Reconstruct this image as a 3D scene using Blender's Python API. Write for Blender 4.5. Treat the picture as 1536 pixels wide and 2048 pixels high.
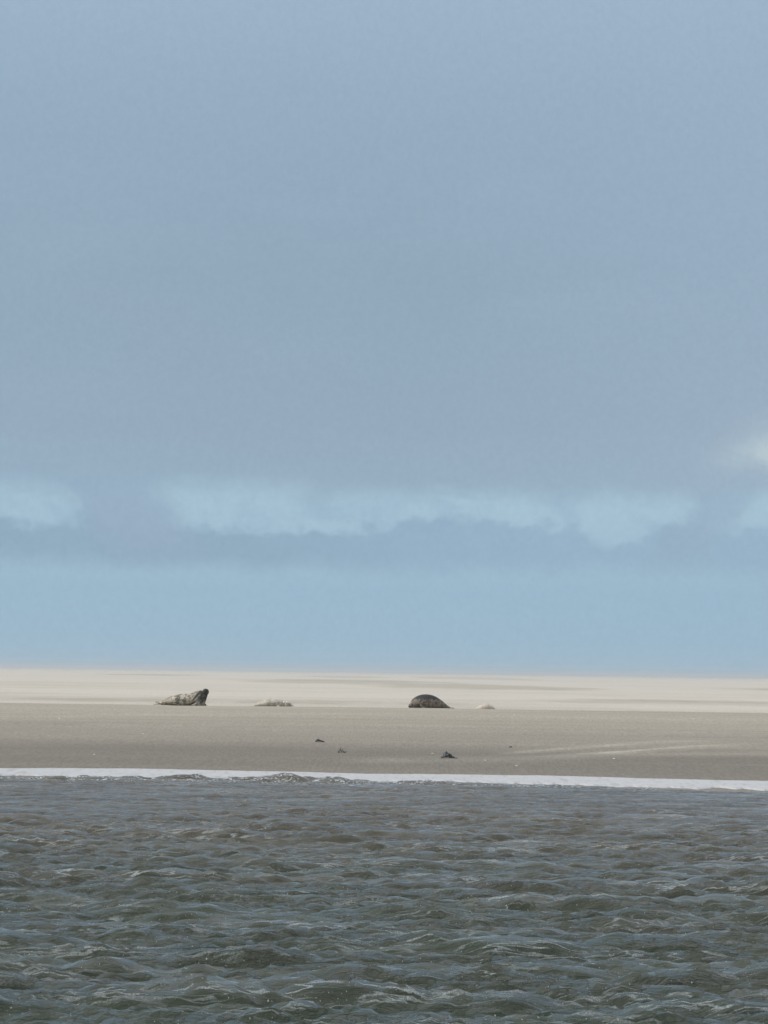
import bpy, bmesh, math, random
import numpy as np
from mathutils import Vector, noise as mnoise

S = bpy.context.scene
for o in list(bpy.data.objects): bpy.data.objects.remove(o)
C = S.collection
R = math.radians
rng = np.random.default_rng(7)
random.seed(7)

# ------------------------------------------------------------------ camera
EYE = 1.6                                   # eye height above the water, metres
cam_d = bpy.data.cameras.new('camera'); cam = bpy.data.objects.new('camera', cam_d); C.objects.link(cam)
cam_d.sensor_fit = 'HORIZONTAL'; cam_d.sensor_width = 36.0; cam_d.lens = 128.9
cam_d.clip_start = 0.2; cam_d.clip_end = 60000
cam.rotation_mode = 'XYZ'
from mathutils import Matrix
ROLL = R(0.80); PITCH = R(3.34)
cam.matrix_world = Matrix.Translation((0, 0, EYE)) @ Matrix.Rotation(R(90) + PITCH, 4, 'X') @ Matrix.Rotation(ROLL, 4, 'Z')
S.camera = cam

# ------------------------------------------------------------------ exposure
S.view_settings.view_transform = 'Standard'; S.view_settings.look = 'None'
S.view_settings.gamma = 1.0; S.view_settings.exposure = 0.0

# ------------------------------------------------------------------ sun
SUN_EL = R(42); SUN_AZ = R(-97)             # azimuth from +Y, clockwise positive (so: from the left)
sd = bpy.data.lights.new('sun', 'SUN'); so = bpy.data.objects.new('sun', sd); C.objects.link(so)
sd.energy = 2.9; sd.angle = R(1.5); sd.color = (1.0, 0.955, 0.89)
dirv = Vector((math.sin(SUN_AZ) * math.cos(SUN_EL), math.cos(SUN_AZ) * math.cos(SUN_EL), math.sin(SUN_EL)))
so.rotation_euler = dirv.to_track_quat('Z', 'Y').to_euler(); so.location = (-40, 20, 60)

# ------------------------------------------------------------------ node helper
class NT:
    def __init__(s, nt): s.nt = nt; s.n = nt.nodes; s.l = nt.links
    def put(s, sock, v):
        if isinstance(v, bpy.types.NodeSocket): s.l.new(v, sock)
        elif v is not None:
            try: sock.default_value = v
            except Exception: sock.default_value = (*v, 1.0) if len(v) == 3 else v[:3]
    def math(s, op, a, b=None, c=None, clamp=False):
        m = s.n.new('ShaderNodeMath'); m.operation = op; m.use_clamp = clamp
        s.put(m.inputs[0], a)
        if b is not None: s.put(m.inputs[1], b)
        if c is not None: s.put(m.inputs[2], c)
        return m.outputs[0]
    def ss(s, v, a, b, lo=0.0, hi=1.0):     # smoothstep
        m = s.n.new('ShaderNodeMapRange'); m.interpolation_type = 'SMOOTHSTEP'
        s.put(m.inputs['Value'], v); m.inputs['From Min'].default_value = a; m.inputs['From Max'].default_value = b
        m.inputs['To Min'].default_value = lo; m.inputs['To Max'].default_value = hi
        return m.outputs[0]
    def lin(s, v, a, b, lo=0.0, hi=1.0):
        m = s.n.new('ShaderNodeMapRange'); s.put(m.inputs['Value'], v)
        m.inputs['From Min'].default_value = a; m.inputs['From Max'].default_value = b
        m.inputs['To Min'].default_value = lo; m.inputs['To Max'].default_value = hi
        return m.outputs[0]
    def mix(s, f, a, b, mode='MIX'):
        m = s.n.new('ShaderNodeMix'); m.data_type = 'RGBA'; m.blend_type = mode; m.clamp_factor = True
        s.put(m.inputs[0], f); s.put(m.inputs[6], a); s.put(m.inputs[7], b); return m.outputs[2]
    def noise(s, vec, scale, detail=4, rough=0.55, dist=0.0):
        m = s.n.new('ShaderNodeTexNoise'); s.put(m.inputs['Vector'], vec); m.inputs['Scale'].default_value = scale
        m.inputs['Detail'].default_value = detail; m.inputs['Roughness'].default_value = rough
        m.inputs['Distortion'].default_value = dist; return m.outputs['Fac']
    def vmul(s, vec, sc, off=(0, 0, 0)):
        m = s.n.new('ShaderNodeMapping'); s.put(m.inputs['Vector'], vec)
        m.inputs['Scale'].default_value = sc; m.inputs['Location'].default_value = off; return m.outputs[0]
    def ramp(s, v, stops, interp='LINEAR'):
        m = s.n.new('ShaderNodeValToRGB'); s.put(m.inputs[0], v); cr = m.color_ramp; cr.interpolation = interp
        while len(cr.elements) < len(stops): cr.elements.new(0.5)
        for e, (p, c) in zip(cr.elements, stops): e.position = p; e.color = (*c, 1)
        return m.outputs[0]
    def sep(s, vec):
        m = s.n.new('ShaderNodeSeparateXYZ'); s.put(m.inputs[0], vec); return m.outputs
    def bump(s, h, strength, dist, nrm=None):
        m = s.n.new('ShaderNodeBump'); s.put(m.inputs['Height'], h); s.put(m.inputs['Strength'], strength)
        m.inputs['Distance'].default_value = dist
        if nrm is not None: s.put(m.inputs['Normal'], nrm)
        return m.outputs[0]
    def attr(s, name):
        m = s.n.new('ShaderNodeAttribute'); m.attribute_name = name; return m.outputs['Fac']

def lin(r, g, b):                            # display 0-255 to linear
    f = lambda c: (c / 255 / 12.92) if c / 255 <= 0.04045 else ((c / 255 + 0.055) / 1.055) ** 2.4
    return (f(r), f(g), f(b))

def material(name):
    m = bpy.data.materials.new(name); m.use_nodes = True; t = NT(m.node_tree)
    p = next(n for n in t.n if n.type == 'BSDF_PRINCIPLED')
    geo = t.n.new('ShaderNodeNewGeometry').outputs['Position']
    obc = t.n.new('ShaderNodeTexCoord').outputs['Object']
    return m, t, p, geo, obc

# ------------------------------------------------------------------ sky
W = bpy.data.worlds.new('World'); S.world = W; W.use_nodes = True
t = NT(W.node_tree)
bg = next(n for n in t.n if n.type == 'BACKGROUND')
sky = t.n.new('ShaderNodeTexSky'); sky.sky_type = 'NISHITA'; sky.sun_disc = False
sky.sun_elevation = SUN_EL; sky.sun_rotation = SUN_AZ; sky.air_density = 1.2; sky.dust_density = 1.5; sky.ozone_density = 1.5
d = t.n.new('ShaderNodeTexCoord').outputs['Generated']
dx, dy, dz = t.sep(d)
az = t.math('ARCTAN2', dx, dy)               # azimuth, 0 straight ahead
el = t.math('ARCSINE', dz)                   # elevation
n1 = t.noise(t.vmul(d, (1, 1, 1.6)), 22, 6, 0.55, 0.3)
n2 = t.noise(t.vmul(d, (1, 1, 1.9), (3, 1, 2)), 5.5, 4, 0.5, 0.2)
n3 = t.noise(t.vmul(d, (1, 1, 3.2), (5, 1, 2)), 11, 5, 0.6, 0.3)
n4 = t.noise(t.vmul(d, (1, 1, 1.3), (9, 4, 2)), 60, 6, 0.6, 0.2)
wob = t.math('ADD', t.math('MULTIPLY', t.math('SUBTRACT', n1, 0.5), 0.018), t.math('MULTIPLY', t.math('SUBTRACT', n4, 0.5), 0.010))
# clear lower sky, pale blue haze
low = t.ramp(t.lin(el, -0.02, 0.09), [(0.0, lin(158, 188, 208)), (0.18, lin(156, 188, 210)), (0.45, lin(153, 185, 208)), (0.72, lin(165, 195, 214)), (1.0, lin(163, 193, 212))])
# upper cloud sheet
deck = t.ramp(t.lin(el, 0.06, 0.30), [(0.0, lin(149, 176, 198)), (0.12, lin(147, 169, 190)), (0.35, lin(144, 167, 187)), (0.62, lin(151, 174, 195)), (0.80, lin(160, 183, 204)), (1.0, lin(165, 188, 208))])
deck = t.mix(t.ss(n2, 0.42, 0.66, 0, 0.30), deck, lin(150, 169, 189))
deck = t.mix(t.ss(n3, 0.45, 0.75, 0, 0.18), deck, lin(160, 181, 202))
deck = t.mix(t.ss(az, 0.0, 0.16, 0, 0.28), deck, lin(164, 184, 206))
deckm = t.ss(t.math('ADD', el, t.math('MULTIPLY', wob, 0.55)), 0.0605, 0.0715)
# columns of cloud that reach down across the gap
def gauss(u, c, w):
    q = t.math('DIVIDE', t.math('SUBTRACT', u, c), w); return t.math('EXPONENT', t.math('MULTIPLY', t.math('MULTIPLY', q, q), -1.0))
n5 = t.noise(t.vmul(d, (1, 1, 1.5), (2, 7, 1)), 34, 7, 0.62, 0.5)
wob2 = t.math('MULTIPLY', t.math('SUBTRACT', n5, 0.5), 0.034)
azw = t.math('ADD', az, t.math('ADD', wob2, wob))
slant = t.math('MULTIPLY', t.math('SUBTRACT', el, 0.055), 0.7)
col1 = gauss(t.math('ADD', azw, slant), -0.0905, 0.0170); col2 = gauss(t.math('SUBTRACT', azw, slant), 0.1150, 0.0120)
cols = t.math('MULTIPLY', t.math('MAXIMUM', t.ss(col1, 0.15, 0.9), t.ss(col2, 0.15, 0.9, 0, 0.8)), t.ss(t.math('ADD', el, wob), 0.034, 0.050))
# low cloud bank
def billow(sc, off, amp):                    # rounded lobes with creased valleys, like the tops of heaped cloud
    q = t.noise(t.vmul(d, (1, 1, 1.4), off), sc, 1.5, 0.5)
    return t.math('MULTIPLY', t.math('ABSOLUTE', t.math('SUBTRACT', q, 0.5)), amp)
bil = t.math('ADD', billow(26, (4, 2, 8), 0.030), t.math('ADD', billow(70, (1, 3, 5), 0.018), billow(150, (7, 3, 1), 0.008)))
top = t.math('ADD', 0.0490, t.math('ADD', t.math('ADD', t.math('MULTIPLY', wob2, 0.35), bil), t.math('MULTIPLY', gauss(azw, -0.035, 0.05), -0.001)))
top = t.math('ADD', top, t.math('MULTIPLY', gauss(azw, 0.045, 0.05), 0.003))
top = t.math('SUBTRACT', top, t.math('MULTIPLY', gauss(azw, 0.085, 0.022), 0.006))
bank = t.math('MULTIPLY', t.ss(t.math('SUBTRACT', top, el), -0.0028, 0.0034), t.ss(t.math('ADD', el, t.math('MULTIPLY', wob, 0.4)), 0.033, 0.043))
bankc = t.mix(t.ss(az, -0.09, 0.09), lin(140, 169, 193), lin(148, 178, 202))
low = t.mix(t.math('MULTIPLY', t.ss(t.math('ADD', t.math('MULTIPLY', n5, 0.6), t.math('MULTIPLY', n1, 0.4)), 0.44, 0.62, 0, 0.65), t.ss(el, 0.040, 0.048)), low, lin(150, 178, 201))
skyc = t.mix(t.math('MULTIPLY', bank, t.lin(n4, 0.3, 0.7, 0.8, 1.0)), low, bankc)
skyc = t.mix(t.math('MULTIPLY', cols, 0.9), skyc, lin(149, 174, 197))
skyc = t.mix(deckm, skyc, deck)
# small sunlit cream cloud at the right edge
sp = t.math('MULTIPLY', gauss(azw, 0.143, 0.020), gauss(t.math('ADD', el, t.math('MULTIPLY', wob, 1.2)), 0.0800, 0.0110))
skyc = t.mix(t.math('MULTIPLY', t.ss(t.math('MULTIPLY', sp, t.math('ADD', 0.6, t.math('MULTIPLY', n1, 0.8))), 0.0, 1.1), 0.95), skyc, lin(186, 203, 211))
# overhead: higher and brighter, broken by blue from the real sky behind
over = t.mix(t.ss(n2, 0.38, 0.62), (0.56, 0.60, 0.64), (0.80, 0.81, 0.82))
skyc = t.mix(t.ss(el, 0.25, 0.55), skyc, over)
fineg = t.noise(d, 420, 4, 0.75)
skyc = t.mix(t.ss(fineg, 0.3, 0.7), t.mix(1.0, skyc, (0.965, 0.965, 0.97), 'MULTIPLY'), t.mix(1.0, skyc, (1.02, 1.02, 1.015), 'MULTIPLY'))
nish = t.n.new('ShaderNodeVectorMath'); nish.operation = 'SCALE'; t.put(nish.inputs[0], sky.outputs[0]); nish.inputs['Scale'].default_value = 0.11
skyc = t.mix(0.93, nish.outputs[0], skyc)    # thin cloud and haze over the clear sky
t.put(bg.inputs['Color'], skyc); bg.inputs['Strength'].default_value = 1.0

# ------------------------------------------------------------------ object helpers
def tag(o, label=None, cat=None, group=None, kind=None):
    if label: o['label'] = label
    if cat: o['category'] = cat
    if group: o['group'] = group
    if kind: o['kind'] = kind
    return o
def link(name, me, mats, parent=None, smooth=True):
    o = bpy.data.objects.new(name, me); C.objects.link(o)
    for m in (mats if isinstance(mats, (list, tuple)) else [mats]):
        if m.name not in [x.name for x in me.materials if x]: me.materials.append(m)
    if smooth and me.polygons: me.polygons.foreach_set('use_smooth', [True] * len(me.polygons))
    if parent: o.parent = parent
    return o
def grid_mesh(name, X, Y, Z, attrs=None):
    ny, nx = X.shape
    co = np.stack([X, Y, Z], -1).reshape(-1, 3).astype(np.float32)
    i = np.arange(ny * nx).reshape(ny, nx)
    f = np.stack([i[:-1, :-1], i[:-1, 1:], i[1:, 1:], i[1:, :-1]], -1).reshape(-1, 4)
    return raw_mesh(name, co, f, attrs)
def raw_mesh(name, co, f, attrs=None):
    me = bpy.data.meshes.new(name)
    me.vertices.add(len(co)); me.vertices.foreach_set('co', np.ascontiguousarray(co, np.float32).ravel())
    me.loops.add(f.size); me.loops.foreach_set('vertex_index', f.astype(np.int32).ravel())
    me.polygons.add(len(f)); me.polygons.foreach_set('loop_start', (np.arange(len(f)) * 4).astype(np.int32))
    me.update(calc_edges=True); me.validate()
    for k, v in (attrs or {}).items():
        a = me.attributes.new(k, 'FLOAT', 'POINT'); a.data.foreach_set('value', np.ascontiguousarray(v, np.float32).ravel())
    return me
def smoothnoise(x, y, seed, octaves=4, gain=0.5):      # cheap vectorised value noise
    out = np.zeros(np.broadcast(x, y).shape); amp = 1.0; tot = 0
    for o in range(octaves):
        r = np.random.default_rng(seed + o).random((256, 256))
        xi = np.floor(x).astype(int); yi = np.floor(y).astype(int); fx = x - xi; fy = y - yi
        fx = fx * fx * (3 - 2 * fx); fy = fy * fy * (3 - 2 * fy)
        g = lambda a, b: r[a % 256, b % 256]
        v = (g(xi, yi) * (1 - fx) + g(xi + 1, yi) * fx) * (1 - fy) + (g(xi, yi + 1) * (1 - fx) + g(xi + 1, yi + 1) * fx) * fy
        out += amp * (v - 0.5); tot += amp; amp *= gain; x = x * 2.03 + 17.3; y = y * 2.03 + 5.1
    return out / tot * 2
def sst(v, a, b):
    q = np.clip((v - a) / (b - a), 0, 1); return q * q * (3 - 2 * q)

# ------------------------------------------------------------------ the lie of the land
SHORE_X = np.array([-60, -12, -6.0, -5.6, -4.2, -2.0, -0.5, 0.2, 1.8, 3.6, 5.0, 6.0, 14, 60])
SHORE_D = np.array([0, 0.2, 0.2, -0.2, 0.6, 0.4, 0.05, -0.1, 0.35, -0.2, -1.0, -1.0, -0.5, 0]) 
def shore(x):                                # how far the edge of the beach wanders from its mean line
    xs = np.asarray(x, float); k = np.linspace(-1.2, 1.2, 9)
    return sum(np.interp(xs + q, SHORE_X, SHORE_D) for q in k) / 9
def crest_y(x): return 82.0 + 0.6 * np.sin(x * 0.21 + 0.5) + 0.35 * np.sin(x * 0.53 + 2)
def beach_z(x, y):
    ys = y - shore(x) * (1 - sst(y, 46, 60))
    z = np.interp(ys, [0, 20, 34, 39.8, 43.0, 50, 60, 70, 78, 82], [-2.2, -1.2, -0.16, -0.004, 0.030, 0.120, 0.265, 0.408, 0.51, 0.548])
    z = z + 0.022 * smoothnoise(x * 0.10, y * 0.16, 11, 3) * sst(y, 43, 52)
    z = z + 0.006 * smoothnoise(x * 0.6, y * 0.8, 12, 3) * sst(y, 42.5, 46)
    return z
def flat_z(x, y):
    z = 0.49 - 0.02 * sst(y, 90, 200) + 0.05 * smoothnoise(x * 0.02 + 3, y * 0.035, 21, 4) * sst(y, 84, 120) * (1 - sst(y, 900, 3000))
    z = z + 0.012 * smoothnoise(x * 0.25, y * 0.35, 22, 3) * (1 - sst(y, 200, 400))
    return z
def ground_z(x, y):
    c = crest_y(x); a = beach_z(x, np.minimum(y, c)); b = flat_z(x, y)
    return a + (b - a) * sst(y, c + 0.1, c + 4.5)

# ------------------------------------------------------------------ sand materials
def sand_material(name, dry):
    m, t, p, geo, obc = material(name)
    gx, gy, gz = t.sep(geo)
    fine = t.noise(t.vmul(geo, (1, 0.07, 0.3)), 26, 4, 0.8); mid = t.noise(t.vmul(geo, (1, 0.15, 0.3)), 2.6, 6, 0.65); big = t.noise(t.vmul(geo, (0.35, 1, 1)), 0.22, 4, 0.55, 0.4)
    if dry:
        col = t.mix(big, (0.530, 0.495, 0.440), (0.465, 0.442, 0.400))
        col = t.mix(t.ss(mid, 0.35, 0.7, 0, 0.35), col, (0.57, 0.535, 0.475))
        damp = t.attr('damp')
        col = t.mix(t.math('MULTIPLY', damp, 0.8), col, (0.30, 0.275, 0.225))
        hue = t.noise(geo, 1.1, 2); col = t.mix(t.ss(hue, 0.45, 0.7, 0, 0.4), col, (0.56, 0.49, 0.42))
        p.inputs['Roughness'].default_value = 0.95; p.inputs['Specular IOR Level'].default_value = 0.15
    else:
        wet = t.attr('wet')
        dryc = t.mix(big, (0.385, 0.350, 0.290), (0.340, 0.312, 0.262)); wetc = t.mix(mid, (0.156, 0.141, 0.118), (0.184, 0.164, 0.136))
        col = t.mix(wet, dryc, wetc)
        st = t.attr('streak')
        col = t.mix(st, col, (0.42, 0.39, 0.33))
        hue = t.noise(t.vmul(geo, (1, 0.5, 1)), 0.9, 3); col = t.mix(t.ss(hue, 0.45, 0.7, 0, 0.3), col, t.mix(wet, (0.34, 0.285, 0.235), (0.175, 0.143, 0.122)))
        band = t.noise(t.vmul(geo, (0.06, 0.9, 0)), 0.55, 5, 0.6, 0.6)
        col = t.mix(t.ss(band, 0.35, 0.7, 0, 0.16), col, (0.16, 0.145, 0.12))
        col = t.mix(t.ss(band, 0.66, 0.3, 0, 0.08), col, (0.36, 0.335, 0.285))
        t.put(p.inputs['Roughness'], t.lin(wet, 0, 1, 0.95, 0.72)); p.inputs['Specular IOR Level'].default_value = 0.2
    col = t.mix(t.ss(fine, 0.25, 0.75, 0, 1), t.mix(1.0, col, (0.75, 0.75, 0.76), 'MULTIPLY'), t.mix(1.0, col, (1.24, 1.24, 1.23), 'MULTIPLY'))
    sp = t.noise(geo, 14, 2, 0.6)            # scattered shell grit
    col = t.mix(t.ss(sp, 0.73, 0.78, 0, 0.5), col, (0.6, 0.58, 0.52)); col = t.mix(t.ss(sp, 0.27, 0.23, 0, 0.35), col, (0.16, 0.15, 0.12))
    t.put(p.inputs['Base Color'], col)
    h = t.math('ADD', t.math('MULTIPLY', fine, 0.25), t.math('ADD', mid, t.math('MULTIPLY', t.noise(t.vmul(geo, (0.5, 1.5, 1)), 9, 3), 0.5)))
    t.put(p.inputs['Normal'], t.bump(h, 0.55 if dry else 0.35, 0.03))
    return m
M_dry = sand_material('dry_sand', True); M_wet = sand_material('damp_sand', False)

# damp beach slope
ux = np.concatenate([np.linspace(-60, -13, 40)[:-1], np.linspace(-13, 13, 420), np.linspace(13, 60, 40)[1:]])
vy = np.concatenate([np.linspace(2, 36, 30)[:-1], np.linspace(36, 82.6, 520), np.linspace(82.7, 88, 40)])
X, Y = np.meshgrid(ux, vy); Z = ground_z(X, Y); Z[Y > 86.5] -= 0.05 * (Y[Y > 86.5] - 86.5) * 2
wet = 1 - sst(Y - shore(X), 46, 77) ** 0.8 + 0.30 * smoothnoise(X * 0.06, Y * 0.16, 31, 5)
wet = np.clip(wet, 0, 1)
def streak(X, Y, pts, w):                     # a low drift of blown sand along a line on the ground
    out = np.zeros(X.shape)
    px = np.array([q[0] for q in pts]); py = np.array([q[1] for q in pts])
    yc = np.interp(X, px, py); dd = (Y - yc) / w
    inside = sst(X, px[0], px[0] + 1.2) * (1 - sst(X, px[-1] - 1.5, px[-1]))
    out = np.exp(-dd * dd) * inside * (0.55 + 0.45 * np.clip(1 + 1.3 * smoothnoise(X * 0.9, Y * 0.9, 41, 3), 0, 2))
    return out
st = 0.42 * streak(X, Y, [(1.8, 50.0), (4.0, 54.2), (5.8, 57.6), (7.6, 58.5)], 0.7) + 0.30 * streak(X, Y, [(2.4, 49.0), (4.6, 52.0), (6.6, 55.8), (8.2, 57.3)], 0.9) + 0.45 * streak(X, Y, [(3.4, 50.6), (4.6, 52.2), (6.6, 56.0), (7.6, 56.8)], 0.3)
st += 0.35 * streak(X, Y, [(-9, 68), (-6, 71.5), (-2, 74), (1, 75)], 0.8) + 0.22 * streak(X, Y, [(-1.0, 47.0), (2.0, 48.6), (5.2, 51.0), (9, 53)], 1.0)
st += 0.25 * streak(X, Y, [(-7.5, 63), (-5, 63.6), (-1, 65.5), (3, 66)], 1.0)
Z += 0.008 * np.clip(st, 0, 1)
tag(link('beach_slope', grid_mesh('beach_slope', X, Y, Z, {'wet': wet, 'streak': np.clip(st, 0, 1)}), M_wet), kind='structure')

# dry sand flat, out to the horizon
dd = np.concatenate([np.linspace(85.2, 130, 160)[:-1], np.geomspace(130, 8900, 340)])
uu = np.concatenate([np.linspace(-1, -0.3, 20)[:-1], np.linspace(-0.3, 0.3, 500), np.linspace(0.3, 1, 20)[1:]])
U, Y = np.meshgrid(uu, dd); X = U * Y; Z = flat_z(X, Y); Z[:1] -= 0.1
Z = np.where(Y < 90, ground_z(X, Y), Z); Z[0] -= 0.1
def patch(x0, x1, y0, y1, e=0.35):
    cx, cy = (x0 + x1) / 2, (y0 + y1) / 2
    r = np.sqrt(((X - cx) / ((x1 - x0) / 2)) ** 2 + ((Y - cy) / ((y1 - y0) / 2)) ** 2) + 0.35 * smoothnoise(X * 6 / (x1 - x0), Y * 4 / (y1 - y0), 51, 4)
    return 1 - sst(r, 1 - e, 1 + e * 0.4)
damp = 0.62 * patch(-17, 10, 250, 420) + 0.75 * patch(-3, 18, 195, 290) + 0.8 * patch(31, 60, 215, 300)
damp += 0.9 * patch(-55, -36, 480, 620, .3) + 0.5 * patch(-20, 4, 520, 800) + 0.5 * patch(5, 40, 500, 900)
damp += 0.3 * patch(0.2, 3.6, 92, 104) + 0.35 * patch(6, 19, 108, 128) + 0.5 * patch(8, 20, 120, 132, .2) + 0.3 * patch(-14, -6, 92, 104) + 0.4 * patch(-5.6, 0, 93, 108)
damp += 0.22 * np.clip(smoothnoise(X * 0.25, Y * 0.12, 63, 4) * 1.8, 0, 1) * (1 - sst(Y, 150, 260))
damp += 0.42 * np.clip(smoothnoise(X * 0.03, Y * 0.06, 61, 4) * 1.6 - 0.1, 0, 1) * (1 - sst(Y, 300, 800))
tag(link('sand_flat', grid_mesh('sand_flat', X, Y, Z, {'damp': np.clip(damp, 0, 1)}), M_dry), kind='structure')
# ground to the sides and behind
gx = np.array([-9000, -3000, -600, -60, 60, 600, 3000, 9000.]); gy = np.array([-9000, -3000, -200, 0, 30, 41, 60, 82, 90, 600, 6000, 9000.])
X, Y = np.meshgrid(gx, gy); Z = np.interp(Y, [0, 30, 41, 82, 90], [-2.6, -1.0, -0.12, 0.40, 0.30]) + 0 * X
tag(link('seabed', grid_mesh('seabed', X, Y, Z - 0.05, {'damp': np.zeros(X.shape)}), M_dry), kind='structure')

# ------------------------------------------------------------------ water
def water_tile(n, L, kp_len, std, spread_dir, seed):
    r = np.random.default_rng(seed)
    k1 = np.fft.fftfreq(n, L / n) * 2 * np.pi; KX, KY = np.meshgrid(k1, k1); K = np.hypot(KX, KY); K[0, 0] = 1
    kp = 2 * np.pi / kp_len
    P = np.exp(-1.1 * (kp / K) ** 2) / K ** 2.88
    ca = (KX * math.cos(spread_dir) + KY * math.sin(spread_dir)) / K
    P *= (0.035 + np.abs(ca) ** 7.0) * np.exp(-(K * 0.010) ** 2); P[0, 0] = 0
    H = np.sqrt(P) * (r.normal(size=K.shape) + 1j * r.normal(size=K.shape))
    h = np.fft.ifft2(H).real; s = std / h.std(); H = H * np.exp(-(K * 0.03) ** 2)
    dx = np.fft.ifft2(-1j * KX / K * H).real * s; dy = np.fft.ifft2(-1j * KY / K * H).real * s
    return h * s, dx, dy
N = 1024; L = 40.96; CH = 1.5
h, wx, wy = water_tile(N, L, 1.65, 0.029, R(80), 5)
def gr(a, ax): return (np.roll(a, -1, ax) - np.roll(a, 1, ax)) / (2 * L / N)
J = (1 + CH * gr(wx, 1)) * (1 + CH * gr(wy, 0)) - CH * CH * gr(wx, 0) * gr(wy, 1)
p1, p12 = np.percentile(J, [0.5, 10]); froth_glint = sst(J, p12, p1); froth_glint = np.maximum(froth_glint, 0.5 * np.roll(froth_glint, 1, 0))  # folding crests, coloured pale as froth and as painted sky glint
print('J', np.percentile(J, [1, 5, 20, 50]), 'froth_glint', froth_glint.mean())
def wave_grid(x0, y0, step):
    idx = np.arange(0, N + 1, step) % N; q = np.arange(0, N + 1, step) * (L / N)
    X, Y = np.meshgrid(x0 + q, y0 + q); hh = h[np.ix_(idx, idx)]; a = wx[np.ix_(idx, idx)]; b = wy[np.ix_(idx, idx)]
    ys = Y - shore(X)
    fade = 0.42 + 0.58 * (1 - sst(ys, 24, 38.5)); fade *= 1 - 0.75 * sst(ys, 39, 41.5)
    fade = fade * (1 + 0.38 * smoothnoise(X * 0.22 + 9, Y * 0.16, 95, 3) * 1.6)
    Zq = hh * fade; Xq = X + CH * a * fade; Yq = Y + CH * b * fade
    # small spilling wavelets along the water's edge
    edge = 40.0 + 0.22 * smoothnoise(X * 0.7, X * 0 + 1, 71, 4)
    amp = np.clip(0.55 + 1.5 * smoothnoise(X * 0.33, X * 0 + 5, 75, 3), 0.0, 1.4)
    # stronger from about 3 m left of centre to 1 m right
    amp = amp * (0.42 + 0.58 * np.exp(-((X + 1.7) / 1.7) ** 4))
    rid = np.exp(-((ys - edge + 0.45) / 0.22) ** 2); Zq = Zq + 0.10 * amp * rid * (0.75 + 0.9 * smoothnoise(X * 3, Y * 2, 77, 4))
    Zq = Zq + 0.018 * np.exp(-((ys - edge + 1.9) / 0.5) ** 2) * np.clip(1 + 1.5 * smoothnoise(X * 0.4, Y * 0.2, 78, 3), 0, 2)
    thin = sst(ys, 39.6, 40.4); Zq = Zq - 0.06 * thin     # the sheet runs out under the beach
    return Xq, Yq, Zq, froth_glint[np.ix_(idx, idx)] * fade
cos, fs, rf = [], [], []; base = 0
for (x0, y0, st_) in [(-L / 2, 3.0, 1)] + [(-L / 2 + i * L, 3.0 + j * L, 8) for i in (-2, -1, 0, 1, 2) for j in (-2, -1, 0) if not (i == 0 and j == 0)]:
    A, B, D, rr = wave_grid(x0, y0, st_); ny, nx = A.shape
    cos.append(np.stack([A, B, D], -1).reshape(-1, 3)); rf.append(rr.ravel()); i = np.arange(ny * nx).reshape(ny, nx) + base
    fs.append(np.stack([i[:-1, :-1], i[:-1, 1:], i[1:, 1:], i[1:, :-1]], -1).reshape(-1, 4)); base += ny * nx
# open water beyond the modelled waves
x_out = 2.5 * L; ya, yb = 3 - 2 * L, 3 + L
for (a0, a1, b0, b1) in [(-9000, -x_out, ya, yb), (x_out, 9000, ya, yb), (-9000, 9000, -9000, ya)]:
    cos.append(np.array([[a0, b0, -.02], [a1, b0, -.02], [a1, b1, -.02], [a0, b1, -.02]])); rf.append(np.zeros(4)); fs.append(np.array([[0, 1, 2, 3]]) + base); base += 4
m, t, p, geo, obc = material('sea_water')
gx_, gy_, gz_ = t.sep(geo)
turb = t.ss(t.math('ADD', gy_, t.math('MULTIPLY', t.math('SUBTRACT', t.noise(t.vmul(geo, (0.3, 0.5, 0)), 0.5, 3), 0.5), 10)), 14, 38)
patchn = t.noise(t.vmul(geo, (0.25, 1, 0)), 0.45, 4, 0.6)
base_c = t.mix(turb, (0.022, 0.033, 0.018), (0.080, 0.067, 0.048))
base_c = t.mix(t.ss(patchn, 0.4, 0.7, 0, 0.35), base_c, (0.045, 0.038, 0.026))
rp1 = t.noise(t.vmul(geo, (0.26, 1.0, 0)), 10.0, 6, 0.62, 0.35)
rp2 = t.noise(t.vmul(geo, (0.30, 1.0, 0), (4, 2, 0)), 34, 4, 0.6, 0.3)
rp3 = t.noise(t.vmul(geo, (0.6, 1.0, 0), (1, 5, 0)), 95, 3, 0.6, 0.2)
hgt = t.math('ADD', t.math('MULTIPLY', rp1, 1.0), t.math('ADD', t.math('MULTIPLY', rp2, 0.55), t.math('MULTIPLY', rp3, 0.24)))
calm = t.ss(t.noise(t.vmul(geo, (0.35, 1.0, 0), (8, 3, 0)), 1.6, 5, 0.6), 0.36, 0.62, 0.25, 1.3)
t.put(p.inputs['Normal'], t.bump(hgt, calm, 0.040))
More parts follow.
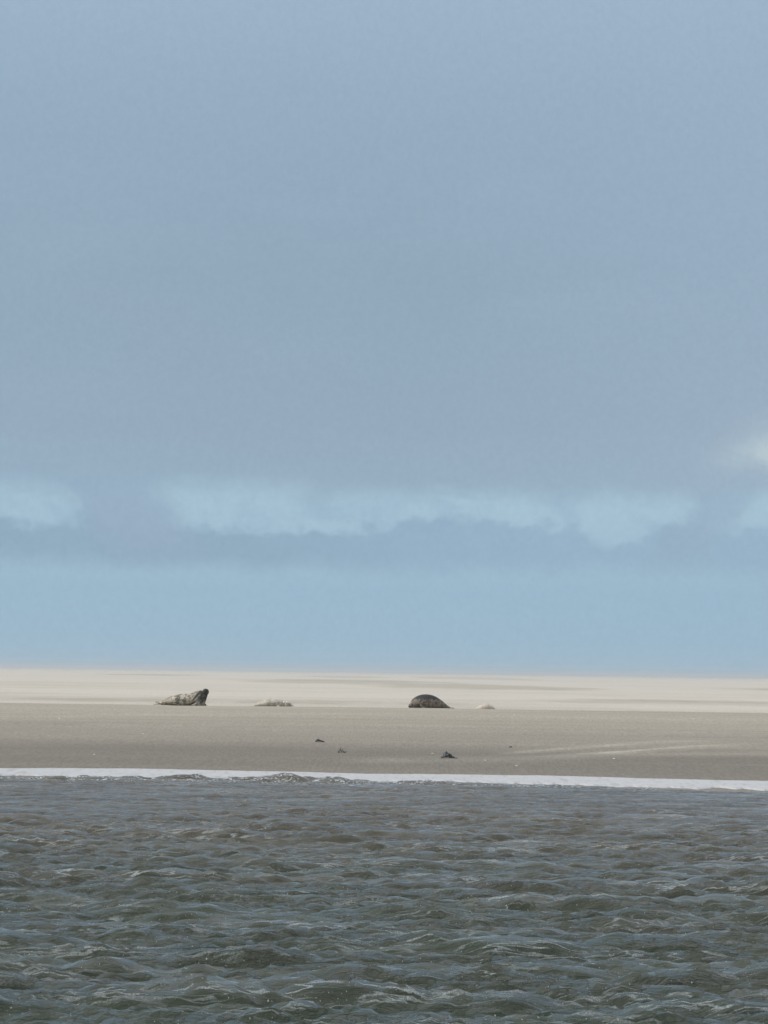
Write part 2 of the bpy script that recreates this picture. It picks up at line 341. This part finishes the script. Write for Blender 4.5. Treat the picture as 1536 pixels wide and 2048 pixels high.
# torn foam on the edge wavelets, sparse flecks at sea, highlights painted along crests
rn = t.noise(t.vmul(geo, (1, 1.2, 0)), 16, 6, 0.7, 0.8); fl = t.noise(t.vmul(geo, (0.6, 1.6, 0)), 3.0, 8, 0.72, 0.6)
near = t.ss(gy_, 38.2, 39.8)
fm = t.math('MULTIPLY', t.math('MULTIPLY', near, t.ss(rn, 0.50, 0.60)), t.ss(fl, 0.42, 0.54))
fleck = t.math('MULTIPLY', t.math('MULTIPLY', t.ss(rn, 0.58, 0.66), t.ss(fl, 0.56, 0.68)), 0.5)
crest = t.math('MULTIPLY', t.attr('ridge'), t.ss(t.math('ADD', rp1, t.math('MULTIPLY', t.math('SUBTRACT', rn, 0.5), 0.8)), 0.40, 0.62, 0.0, 0.60))  # crest froth that doubles as painted sky shine
glint_n = t.noise(t.vmul(geo, (0.20, 1.0, 0), (2, 9, 0)), 9, 3, 0.55, 0.4)
glint = t.math('SUBTRACT', 1.0, t.math('MULTIPLY', t.math('ABSOLUTE', t.math('SUBTRACT', glint_n, 0.5)), 2.0))
glint = t.math('MULTIPLY', t.ss(glint, 0.93, 0.99), t.math('MULTIPLY', t.ss(gz_, -0.03, 0.06, 0.30, 0.60), t.ss(t.noise(t.vmul(geo, (0.3, 0.7, 0), (6, 1, 0)), 1.6, 5, 0.65), 0.42, 0.66)))  # thin pale streaks: water highlights put into the colour
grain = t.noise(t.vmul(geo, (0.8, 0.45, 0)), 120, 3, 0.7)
glint = t.math('MULTIPLY', glint, t.ss(grain, 0.3, 0.65, 0.3, 1.0))
sparkle = t.math('MULTIPLY', t.ss(t.noise(t.vmul(geo, (0.6, 0.35, 0), (3, 3, 0)), 150, 2, 0.5), 0.66, 0.74, 0, 0.6), t.ss(glint_n, 0.42, 0.56))  # sparkle painted on as tiny pale specks
fleck = t.math('MAXIMUM', fleck, sparkle)  # foam flecks joined with the painted sparkle
foam = t.math('MAXIMUM', t.math('MAXIMUM', fm, fleck), t.math('MAXIMUM', crest, glint))  # foam together with the painted highlights
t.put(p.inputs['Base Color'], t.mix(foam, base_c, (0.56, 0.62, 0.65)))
t.put(p.inputs['Roughness'], t.lin(foam, 0, 1, 0.05, 0.8)); p.inputs['IOR'].default_value = 1.333
M_water = m
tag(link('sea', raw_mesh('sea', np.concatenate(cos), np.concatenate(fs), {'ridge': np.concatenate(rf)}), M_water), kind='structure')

# ------------------------------------------------------------------ strip of white foam washed up the beach
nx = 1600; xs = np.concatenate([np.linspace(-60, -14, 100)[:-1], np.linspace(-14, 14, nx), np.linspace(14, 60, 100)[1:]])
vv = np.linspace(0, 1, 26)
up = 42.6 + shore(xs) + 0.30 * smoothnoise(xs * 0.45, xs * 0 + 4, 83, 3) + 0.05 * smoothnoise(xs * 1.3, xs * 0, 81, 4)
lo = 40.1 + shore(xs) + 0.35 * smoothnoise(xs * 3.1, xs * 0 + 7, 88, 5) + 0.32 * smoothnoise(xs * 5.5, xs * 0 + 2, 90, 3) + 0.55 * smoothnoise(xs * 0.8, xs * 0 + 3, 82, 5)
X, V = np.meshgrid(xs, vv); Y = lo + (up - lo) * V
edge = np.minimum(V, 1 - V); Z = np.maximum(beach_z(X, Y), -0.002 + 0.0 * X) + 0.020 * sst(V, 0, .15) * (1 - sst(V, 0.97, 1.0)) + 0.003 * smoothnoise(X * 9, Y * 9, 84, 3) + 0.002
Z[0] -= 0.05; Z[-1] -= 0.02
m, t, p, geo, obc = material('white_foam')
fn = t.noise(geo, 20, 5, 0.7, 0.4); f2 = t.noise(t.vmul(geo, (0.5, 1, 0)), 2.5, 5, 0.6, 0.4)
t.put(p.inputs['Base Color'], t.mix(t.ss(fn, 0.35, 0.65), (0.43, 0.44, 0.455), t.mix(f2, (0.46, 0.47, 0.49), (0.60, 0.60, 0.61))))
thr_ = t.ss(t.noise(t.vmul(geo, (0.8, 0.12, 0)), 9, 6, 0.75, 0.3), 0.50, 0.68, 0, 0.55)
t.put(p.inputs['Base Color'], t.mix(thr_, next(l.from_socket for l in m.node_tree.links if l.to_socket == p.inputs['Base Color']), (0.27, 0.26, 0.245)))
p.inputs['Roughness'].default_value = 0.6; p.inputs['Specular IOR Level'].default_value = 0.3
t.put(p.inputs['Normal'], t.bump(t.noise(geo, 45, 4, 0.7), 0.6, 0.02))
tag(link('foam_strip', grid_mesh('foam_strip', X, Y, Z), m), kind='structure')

# ------------------------------------------------------------------ haze of blown sand and sea air, low over the flat
bm = bmesh.new(); bmesh.ops.create_cube(bm, size=1.0)
for v in bm.verts: v.co = Vector((v.co.x * 18400, v.co.y * 18400, 6.0 if v.co.z > 0 else -4.0))
me = bpy.data.meshes.new('haze'); bm.to_mesh(me); bm.free()
m = bpy.data.materials.new('sea_haze'); m.use_nodes = True; nt = m.node_tree; nt.nodes.clear()
vo = nt.nodes.new('ShaderNodeVolumePrincipled'); ou = nt.nodes.new('ShaderNodeOutputMaterial'); nt.links.new(vo.outputs[0], ou.inputs['Volume'])
vo.inputs['Color'].default_value = (0.93, 0.98, 1.0, 1); vo.inputs['Density'].default_value = 0.00042; vo.inputs['Anisotropy'].default_value = 0.1
tag(link('haze', me, m, smooth=False), kind='stuff')

# ------------------------------------------------------------------ seals
def loft(bm, pts, seg=20):
    """pts: (x, y, z, half width across, half height) along a spine; closed with rounded ends"""
    P = [Vector(q[:3]) for q in pts]; rings = []
    for i, q in enumerate(pts):
        tn = (P[min(i + 1, len(P) - 1)] - P[max(i - 1, 0)]).normalized()
        side = tn.cross(Vector((0, 0, 1)))
        side = side.normalized() if side.length > 0.2 else Vector((0, -1, 0)) if len(q) < 6 else Vector(q[5])
        upv = side.cross(tn).normalized()
        rings.append([bm.verts.new(P[i] + side * (q[3] * math.cos(a)) + upv * (q[4] * math.sin(a))) for a in [2 * math.pi * k / seg for k in range(seg)]])
    for r0, r1 in zip(rings, rings[1:]):
        for k in range(seg): bm.faces.new((r0[k], r0[(k + 1) % seg], r1[(k + 1) % seg], r1[k]))
    for r, P0, s in ((rings[0], P[0] + (P[0] - P[1]).normalized() * pts[0][3] * 0.6, 1), (rings[-1], P[-1] + (P[-1] - P[-2]).normalized() * pts[-1][3] * 0.6, -1)):
        c = bm.verts.new(P0)
        for k in range(seg): bm.faces.new((r[(k + 1) % seg], r[k], c) if s == 1 else (r[k], r[(k + 1) % seg], c))
def interp_spine(pts, n):
    a = np.array([q[:5] for q in pts], float); tt = np.linspace(0, len(a) - 1, n); out = []
    for v in tt:                              # Catmull-Rom
        i = min(int(v), len(a) - 2); f = v - i; p0 = a[max(i - 1, 0)]; p1 = a[i]; p2 = a[i + 1]; p3 = a[min(i + 2, len(a) - 1)]
        q = 0.5 * ((2 * p1) + (-p0 + p2) * f + (2 * p0 - 5 * p1 + 4 * p2 - p3) * f * f + (-p0 + 3 * p1 - 3 * p2 + p3) * f ** 3)
        q[3:] = np.maximum(q[3:], 0.006); out.append(tuple(q))
    return out
def fused(name, bm, voxel, bumps):
    me = bpy.data.meshes.new(name + '_raw'); bmesh.ops.recalc_face_normals(bm, faces=bm.faces); bm.to_mesh(me); bm.free()
    o = bpy.data.objects.new('raw', me); C.objects.link(o)
    r = o.modifiers.new('r', 'REMESH'); r.mode = 'VOXEL'; r.voxel_size = voxel
    s = o.modifiers.new('s', 'SMOOTH'); s.iterations = 3; s.factor = 0.6
    bpy.context.view_layer.update()
    ev = o.evaluated_get(bpy.context.evaluated_depsgraph_get()); out = bpy.data.meshes.new_from_object(ev); out.name = name
    bpy.data.objects.remove(o)
    for v in out.vertices:                    # folds of skin and damp fur
        v.co += v.normal * bumps * (mnoise.noise(v.co * 9) + 0.6 * mnoise.noise(v.co * 22))
    return out
def fur(name, light, dark, thr, scale=9.0, face=None, top=None, stripe=None):
    m, t, p, geo, obc = material(name)
    x, y, z = t.sep(obc)
    n = t.noise(obc, scale, 5, 0.62, 0.5); n2_ = t.noise(obc, scale * 3.2, 3, 0.6); mott = t.math('ADD', n, t.math('MULTIPLY', t.math('SUBTRACT', n2_, 0.5), 0.45))
    col = t.mix(t.ss(mott, thr - 0.05, thr + 0.06), light, dark)
    col = t.mix(t.ss(t.noise(obc, 4, 2), 0.5, 0.65, 0, 0.4), col, (light[0] * 1.05, light[1] * 0.92, light[2] * 0.8))
    if stripe:                                # dark marking that slants up behind the shoulder
        q = t.math('ABSOLUTE', t.math('SUBTRACT', x, t.math('ADD', stripe[0] + 0.05 * 0, t.math('MULTIPLY', t.math('SUBTRACT', z, 0.10), stripe[1]))))
        col = t.mix(t.ss(t.math('ADD', q, t.math('MULTIPLY', t.math('SUBTRACT', n, 0.5), 0.12)), 0.05, 0.025, 0, 0.9), col, (0.04, 0.038, 0.032))
    if face:                                  # darker head, neck and chest
        f0, f1, fc = face
        ed = t.math('ADD', x, t.math('MULTIPLY', t.math('SUBTRACT', n, 0.5), 0.25))
        col = t.mix(t.math('MULTIPLY', t.ss(ed, f0, f1), t.ss(t.math('ADD', z, t.math('MULTIPLY', t.math('SUBTRACT', n, 0.5), 0.3)), 0.08, 0.20, 0.25, 1.0)), col, t.mix(t.ss(t.noise(obc, 15, 3, 0.6), 0.54, 0.64, 0, 0.75), fc, (fc[0] * 7.5, fc[1] * 6.8, fc[2] * 6)))
    if top:                                   # darker along the back
        z0, z1, tc = top
        ed = t.math('ADD', z, t.math('MULTIPLY', t.math('SUBTRACT', n, 0.5), 0.14))
        col = t.mix(t.ss(ed, z0, z1), col, tc)
    t.put(p.inputs['Base Color'], col); p.inputs['Roughness'].default_value = 0.62; p.inputs['Specular IOR Level'].default_value = 0.3
    t.put(p.inputs['Normal'], t.bump(t.noise(t.vmul(obc, (1, 1, 2)), 60, 3), 0.35, 0.01))
    return m
def flipper(bm, root, mid, tip, w, th=0.018):
    loft(bm, interp_spine([(*root, w * 0.55, th * 1.6), (*mid, w * 0.95, th * 1.2), (*tip, w * 0.55, th * 0.6)], 9), 12)
def place(o, x, y, dz=0.0, rz=0.0):
    o.location = (x, y, float(ground_z(np.array(x), np.array(y))) + dz); o.rotation_euler = (0, 0, rz)
M_eye, t, p, _, _ = material('wet_black'); p.inputs['Base Color'].default_value = (0.01, 0.01, 0.01, 1); p.inputs['Roughness'].default_value = 0.15
def ball(bm, c, r, mat_index=0):
    g = bmesh.ops.create_uvsphere(bm, u_segments=12, v_segments=8, radius=r); bmesh.ops.translate(bm, verts=g['verts'], vec=c)
    for f in {f for v in g['verts'] for f in v.link_faces}: f.material_index = mat_index
def add_features(me, eyes, nose):             # eyes and nostrils join the body's own mesh
    bm = bmesh.new(); bm.from_mesh(me)
    for f in bm.faces: f.material_index = 0
    for e in eyes: ball(bm, e, 0.017, 1)
    for e in nose: ball(bm, e, 0.011, 1)
    bm.to_mesh(me); bm.free()
GR = 'seals hauled out on the sandbank'

# seal with raised head, tail to the left, looking up towards the camera and right
bm = bmesh.new()
loft(bm, interp_spine([(-0.74, 0.02, 0.055, 0.05, 0.035), (-0.60, 0.02, 0.10, 0.105, 0.085), (-0.40, 0.02, 0.145, 0.155, 0.135), (-0.12, 0.0, 0.175, 0.205, 0.175), (0.16, -0.02, 0.19, 0.215, 0.19),
    (0.36, -0.04, 0.235, 0.20, 0.20), (0.50, -0.06, 0.29, 0.165, 0.19), (0.60, -0.08, 0.36, 0.125, 0.14)], 40), 28)
loft(bm, interp_spine([(0.44, -0.02, 0.07, 0.19, 0.18), (0.50, -0.05, 0.17, 0.17, 0.170), (0.575, -0.08, 0.28, 0.135, 0.140), (0.645, -0.11, 0.38, 0.095, 0.100)], 14), 20)   # chest under the neck
g = bmesh.ops.create_uvsphere(bm, u_segments=20, v_segments=14, radius=0.1)
for v in g['verts']: v.co = Vector((0.672 + v.co.x * 1.02, -0.12 + v.co.y * 1.1, 0.425 + v.co.z * 0.97))
loft(bm, interp_spine([(0.665, -0.15, 0.438, 0.080, 0.074), (0.695, -0.205, 0.462, 0.066, 0.058), (0.715, -0.245, 0.478, 0.052, 0.044)], 8), 16)          # muzzle
flipper(bm, (-0.72, -0.04, 0.06), (-0.84, -0.07, 0.05), (-0.95, -0.10, 0.04), 0.06)
flipper(bm, (-0.72, 0.06, 0.07), (-0.83, 0.10, 0.10), (-0.92, 0.14, 0.10), 0.06)
flipper(bm, (0.42, -0.17, 0.14), (0.34, -0.26, 0.05), (0.22, -0.32, 0.022), 0.075)
flipper(bm, (0.44, -0.19, 0.26), (0.34, -0.225, 0.17), (0.22, -0.24, 0.06), 0.06)
flipper(bm, (0.56, 0.12, 0.12), (0.60, 0.24, 0.04), (0.62, 0.32, 0.02), 0.07)
me = fused('head_up_seal', bm, 0.014, 0.006)
add_features(me, [(0.622, -0.222, 0.482), (0.738, -0.172, 0.485)], [(0.712, -0.293, 0.490), (0.740, -0.283, 0.490)])
s = link('seal', me, [fur('mottled_cream_fur', (0.46, 0.42, 0.34), (0.09, 0.085, 0.07), 0.51, 8.5, face=(0.40, 0.52, (0.022, 0.021, 0.018)), stripe=(0.26, 0.70)), M_eye])
tag(s, 'mottled cream seal with dark head raised, leftmost on the crest of the sand', 'seal', GR); s.scale = (0.98, 1, 1.02)
place(s, -5.93, 83.0, -0.01, R(-4))

# low mottled seal lying stretched out
bm = bmesh.new()
loft(bm, interp_spine([(-0.72, 0, 0.07, 0.05, 0.04), (-0.5, 0, 0.12, 0.12, 0.10), (-0.2, 0, 0.165, 0.19, 0.155), (0.05, 0, 0.175, 0.20, 0.165), (0.26, 0, 0.15, 0.165, 0.145), (0.36, -0.01, 0.135, 0.125, 0.115),
    (0.46, -0.02, 0.14, 0.105, 0.105), (0.56, -0.03, 0.125, 0.085, 0.085), (0.65, -0.04, 0.095, 0.05, 0.05)], 44), 26)
flipper(bm, (-0.70, -0.03, 0.06), (-0.82, -0.06, 0.04), (-0.92, -0.09, 0.03), 0.06)
flipper(bm, (-0.70, 0.04, 0.06), (-0.82, 0.08, 0.06), (-0.92, 0.12, 0.05), 0.06)
flipper(bm, (0.20, -0.15, 0.10), (0.10, -0.22, 0.04), (0.0, -0.26, 0.022), 0.07)
me = fused('lying_seal', bm, 0.014, 0.004); add_features(me, [(0.56, -0.115, 0.15), (0.56, 0.055, 0.15)], [(0.695, -0.04, 0.105)])
s = link('seal', me, [fur('sandy_grey_fur', (0.52, 0.485, 0.41), (0.34, 0.315, 0.265), 0.51, 9, face=(0.18, 0.40, (0.30, 0.275, 0.235))), M_eye])
tag(s, 'sandy grey seal lying low and flat between the head-up seal and the dark rounded one', 'seal', GR)
place(s, -3.28, 84.0, -0.055, R(3)); s.scale = (0.86, 1, 0.86)

# big dark seal, rounded back
bm = bmesh.new()
loft(bm, interp_spine([(-0.60, 0.06, 0.10, 0.12, 0.09), (-0.50, 0.04, 0.17, 0.20, 0.17), (-0.30, 0.02, 0.22, 0.27, 0.225), (-0.05, 0, 0.235, 0.29, 0.24), (0.20, 0, 0.21, 0.26, 0.215), (0.45, 0.02, 0.15, 0.19, 0.15), (0.66, 0.05, 0.085, 0.11, 0.08), (0.82, 0.08, 0.05, 0.05, 0.035)], 40), 28)
loft(bm, interp_spine([(-0.46, -0.02, 0.16, 0.15, 0.13), (-0.58, -0.10, 0.125, 0.115, 0.105), (-0.66, -0.17, 0.10, 0.075, 0.07), (-0.71, -0.22, 0.08, 0.045, 0.04)], 12), 18)
flipper(bm, (0.78, 0.05, 0.05), (0.90, 0.02, 0.04), (1.0, -0.02, 0.03), 0.06)
flipper(bm, (0.78, 0.10, 0.05), (0.90, 0.15, 0.05), (1.0, 0.20, 0.04), 0.06)
flipper(bm, (-0.28, -0.22, 0.12), (-0.16, -0.30, 0.05), (-0.04, -0.34, 0.022), 0.08)
me = fused('dark_seal', bm, 0.016, 0.002); add_features(me, [(-0.61, -0.235, 0.15), (-0.71, -0.11, 0.14)], [(-0.745, -0.25, 0.085)])
s = link('seal', me, [fur('dark_brown_fur', (0.24, 0.20, 0.155), (0.07, 0.062, 0.048), 0.48, 13, top=(0.27, 0.35, (0.022, 0.024, 0.025))), M_eye])
tag(s, 'large dark seal with a rounded black back and brown flank, right of centre', 'seal', GR)
place(s, 1.42, 83.6, -0.045, R(2)); s.scale = (0.82, 1, 0.97)

# pale seal, mostly behind the crest
bm = bmesh.new()
loft(bm, interp_spine([(-0.62, 0, 0.06, 0.05, 0.04), (-0.42, 0, 0.10, 0.11, 0.09), (-0.15, 0, 0.125, 0.16, 0.12), (0.10, 0, 0.135, 0.16, 0.13), (0.28, 0, 0.12, 0.12, 0.11), (0.38, -0.01, 0.115, 0.095, 0.095), (0.48, -0.03, 0.10, 0.07, 0.07), (0.56, -0.05, 0.08, 0.04, 0.04)], 34), 22)
flipper(bm, (-0.60, -0.03, 0.05), (-0.70, -0.06, 0.04), (-0.79, -0.09, 0.03), 0.05)
flipper(bm, (-0.60, 0.04, 0.05), (-0.70, 0.08, 0.05), (-0.79, 0.12, 0.04), 0.05)
flipper(bm, (0.18, -0.12, 0.08), (0.10, -0.18, 0.03), (0.02, -0.21, 0.018), 0.05)
me = fused('pale_seal', bm, 0.013, 0.006); add_features(me, [(0.47, -0.105, 0.125), (0.48, 0.035, 0.125)], [(0.595, -0.055, 0.085)])
s = link('seal', me, [fur('pale_buff_fur', (0.53, 0.47, 0.40), (0.42, 0.37, 0.31), 0.56, 10), M_eye])
tag(s, 'small pale buff seal almost hidden behind the crest, just right of the dark seal', 'seal', GR)
place(s, 3.18, 84.2, -0.10, R(-3)); s.scale = (0.52, 0.9, 1.0)

# ------------------------------------------------------------------ seaweed clumps
def weed_mat(name, c1, c2):
    m, t, p, geo, obc = material(name)
    t.put(p.inputs['Base Color'], t.mix(t.noise(obc, 30, 4), c1, c2)); p.inputs['Roughness'].default_value = 0.45
    t.put(p.inputs['Normal'], t.bump(t.noise(obc, 90, 3), 0.6, 0.004)); return m
M_weed = weed_mat('black_seaweed', (0.010, 0.014, 0.013), (0.045, 0.058, 0.055)); M_weedg = weed_mat('grey_seaweed', (0.035, 0.042, 0.038), (0.09, 0.10, 0.09))
def mound(bm, c, rx, ry, rz, seed, peak=0.0):
    g = bmesh.ops.create_icosphere(bm, subdivisions=4, radius=1.0)
    for v in g['verts']:
        n = mnoise.noise(v.co * 1.7 + Vector((seed, 0, 0))) * 0.35 + mnoise.noise(v.co * 5 + Vector((seed, 3, 0))) * 0.16 + mnoise.noise(v.co * 12) * 0.06
        q = v.co * (1 + n); q.z = max(q.z, -0.15); w = max(0, 1 - math.hypot(q.x + 0.1, q.y) * 1.6)
        v.co = Vector(c) + Vector((q.x * rx, q.y * ry, q.z * rz * (1 + peak * w)))
def frond(bm, pts, w):
    loft(bm, interp_spine([(*q, w * (1 - 0.5 * i / len(pts)), w * 0.35) for i, q in enumerate(pts)], 4 * len(pts)), 8)
def weed(name, build, mat, label, x, y, rz=0.0, cat='seaweed'):
    bm = bmesh.new(); build(bm); bmesh.ops.recalc_face_normals(bm, faces=bm.faces); me = bpy.data.meshes.new(name); bm.to_mesh(me); bm.free()
    o = link(name, me, mat); tag(o, label, cat, 'seaweed clumps washed up on the slope'); place(o, x, y, 0.0, rz); return o
def w_big(bm):
    mound(bm, (-0.005, 0, 0.025), 0.088, 0.07, 0.060, 2.0, 0.55)
    frond(bm, [(-0.01, -0.04, 0.09), (-0.015, -0.045, 0.115), (-0.025, -0.05, 0.125)], 0.006)
    frond(bm, [(0.03, -0.06, 0.085), (0.07, -0.075, 0.06), (0.08, -0.08, 0.02), (0.06, -0.09, 0.008)], 0.012)
    frond(bm, [(0.05, -0.04, 0.02), (0.11, -0.05, 0.012), (0.16, -0.045, 0.008), (0.175, -0.05, 0.006)], 0.018)
    frond(bm, [(-0.06, -0.05, 0.02), (-0.10, -0.07, 0.010), (-0.12, -0.06, 0.006)], 0.016)
    mound(bm, (0.08, -0.01, 0.012), 0.045, 0.04, 0.025, 5)
def w_mid(bm):
    mound(bm, (-0.03, 0, 0.018), 0.062, 0.05, 0.035, 4, 0.3)
    for k in range(4): frond(bm, [(-0.08 + k * 0.03, -0.04, 0.02), (-0.05 + k * 0.03, -0.05, 0.055 - 0.01 * k), (0.0 + k * 0.02, -0.05, 0.03), (0.04 + k * 0.015, -0.05, 0.008)], 0.008)
    frond(bm, [(0.0, -0.02, 0.02), (0.05, -0.03, 0.012), (0.10, -0.03, 0.007)], 0.016); frond(bm, [(-0.05, -0.03, 0.02), (-0.09, -0.04, 0.008)], 0.014)
def w_loop(bm):
    frond(bm, [(-0.068, 0, 0.0), (-0.066, 0, 0.022), (-0.045, 0, 0.05), (-0.025, 0, 0.045), (-0.018, -0.01, 0.015), (-0.020, -0.01, 0.0)], 0.013)
    frond(bm, [(-0.025, 0, 0.02), (-0.008, 0, 0.035), (0.004, 0, 0.06), (0.012, 0, 0.052)], 0.014); frond(bm, [(-0.036, 0.02, 0.05), (-0.032, 0.02, 0.075), (-0.02, 0.02, 0.082)], 0.006)
    mound(bm, (0.022, -0.01, 0.012), 0.022, 0.022, 0.020, 8)
    frond(bm, [(0.03, -0.01, 0.012), (0.05, -0.01, 0.008), (0.065, 0, 0.010), (0.073, 0, 0.03)], 0.008)
    mound(bm, (-0.062, -0.01, 0.008), 0.018, 0.02, 0.018, 3)
def w_small(bm):
    frond(bm, [(-0.03, 0, 0.004), (-0.015, 0, 0.018), (0.015, 0, 0.022), (0.032, 0, 0.004)], 0.006); mound(bm, (0.005, 0.01, 0.004), 0.02, 0.015, 0.009, 9)
SW = []
SW.append(weed('seaweed_clump', w_big, M_weed, 'largest dark seaweed clump, peaked, below the dark seal', 1.178, 48.6))
SW.append(weed('seaweed_clump', w_mid, M_weedg, 'low grey seaweed clump, uppermost of the two left of centre', -1.21, 54.9))
SW.append(weed('seaweed_clump', w_loop, M_weed, 'black looped strand of seaweed arching over bare sand', -0.70, 50.2))
SW.append(weed('seaweed_clump', w_small, M_weedg, 'tiny faint grey scrap of seaweed far right of the grey clump', 2.52, 53.6))

# ------------------------------------------------------------------ scattered shells
m, t, p, geo, obc = material('white_shell'); t.put(p.inputs['Base Color'], t.mix(t.noise(obc, 60, 3), (0.75, 0.72, 0.65), (0.55, 0.5, 0.42))); p.inputs['Roughness'].default_value = 0.5
bm = bmesh.new(); g = bmesh.ops.create_uvsphere(bm, u_segments=24, v_segments=10, radius=1.0)
for v in g['verts']:
    a = math.atan2(v.co.y, v.co.x); rr = math.hypot(v.co.x, v.co.y); rib = 1 + 0.05 * math.cos(a * 12) * rr
    v.co = Vector((v.co.x * 0.030 * rib * (1 - 0.25 * v.co.y), v.co.y * 0.024 * rib, max(v.co.z, -0.15) * 0.013))
me = bpy.data.meshes.new('shell'); bm.to_mesh(me); bm.free()
shells = [(3.65, 75.5, 1.0, 'white shell high on the slope below the pale seal'), (8.45, 74.5, 1.0, 'white shell high on the slope, far right'), (1.82, 47.9, 0.8, 'white shell on the slope right of the largest seaweed clump'),
          (2.28, 46.2, 0.9, 'white shell lowest on the slope, near the foam'), (-7.8, 67.0, 1.2, 'pale shell far left on the damp slope'), (-5.0, 58.0, 0.8, 'pale shell left on the slope, below the head-up seal'),
          (-5.0, 48.2, 0.8, 'pale shell low on the left slope near the foam'), (0.95, 50.4, 0.7, 'small pale shell left of the largest seaweed clump'), (4.15, 49.0, 0.9, 'pale shell under the blown sand streaks')]
first = None
for (x, y, k, lab) in shells:
    o = link('shell', me, m) if first is None else first.copy()
    if first is None: first = o
    else: C.objects.link(o)
    tag(o, lab, 'shell', 'white shells scattered on the slope'); place(o, x, y, 0.003, random.uniform(0, 6)); o.scale = (k, k, k)

S.render.resolution_x = 768; S.render.resolution_y = 1024
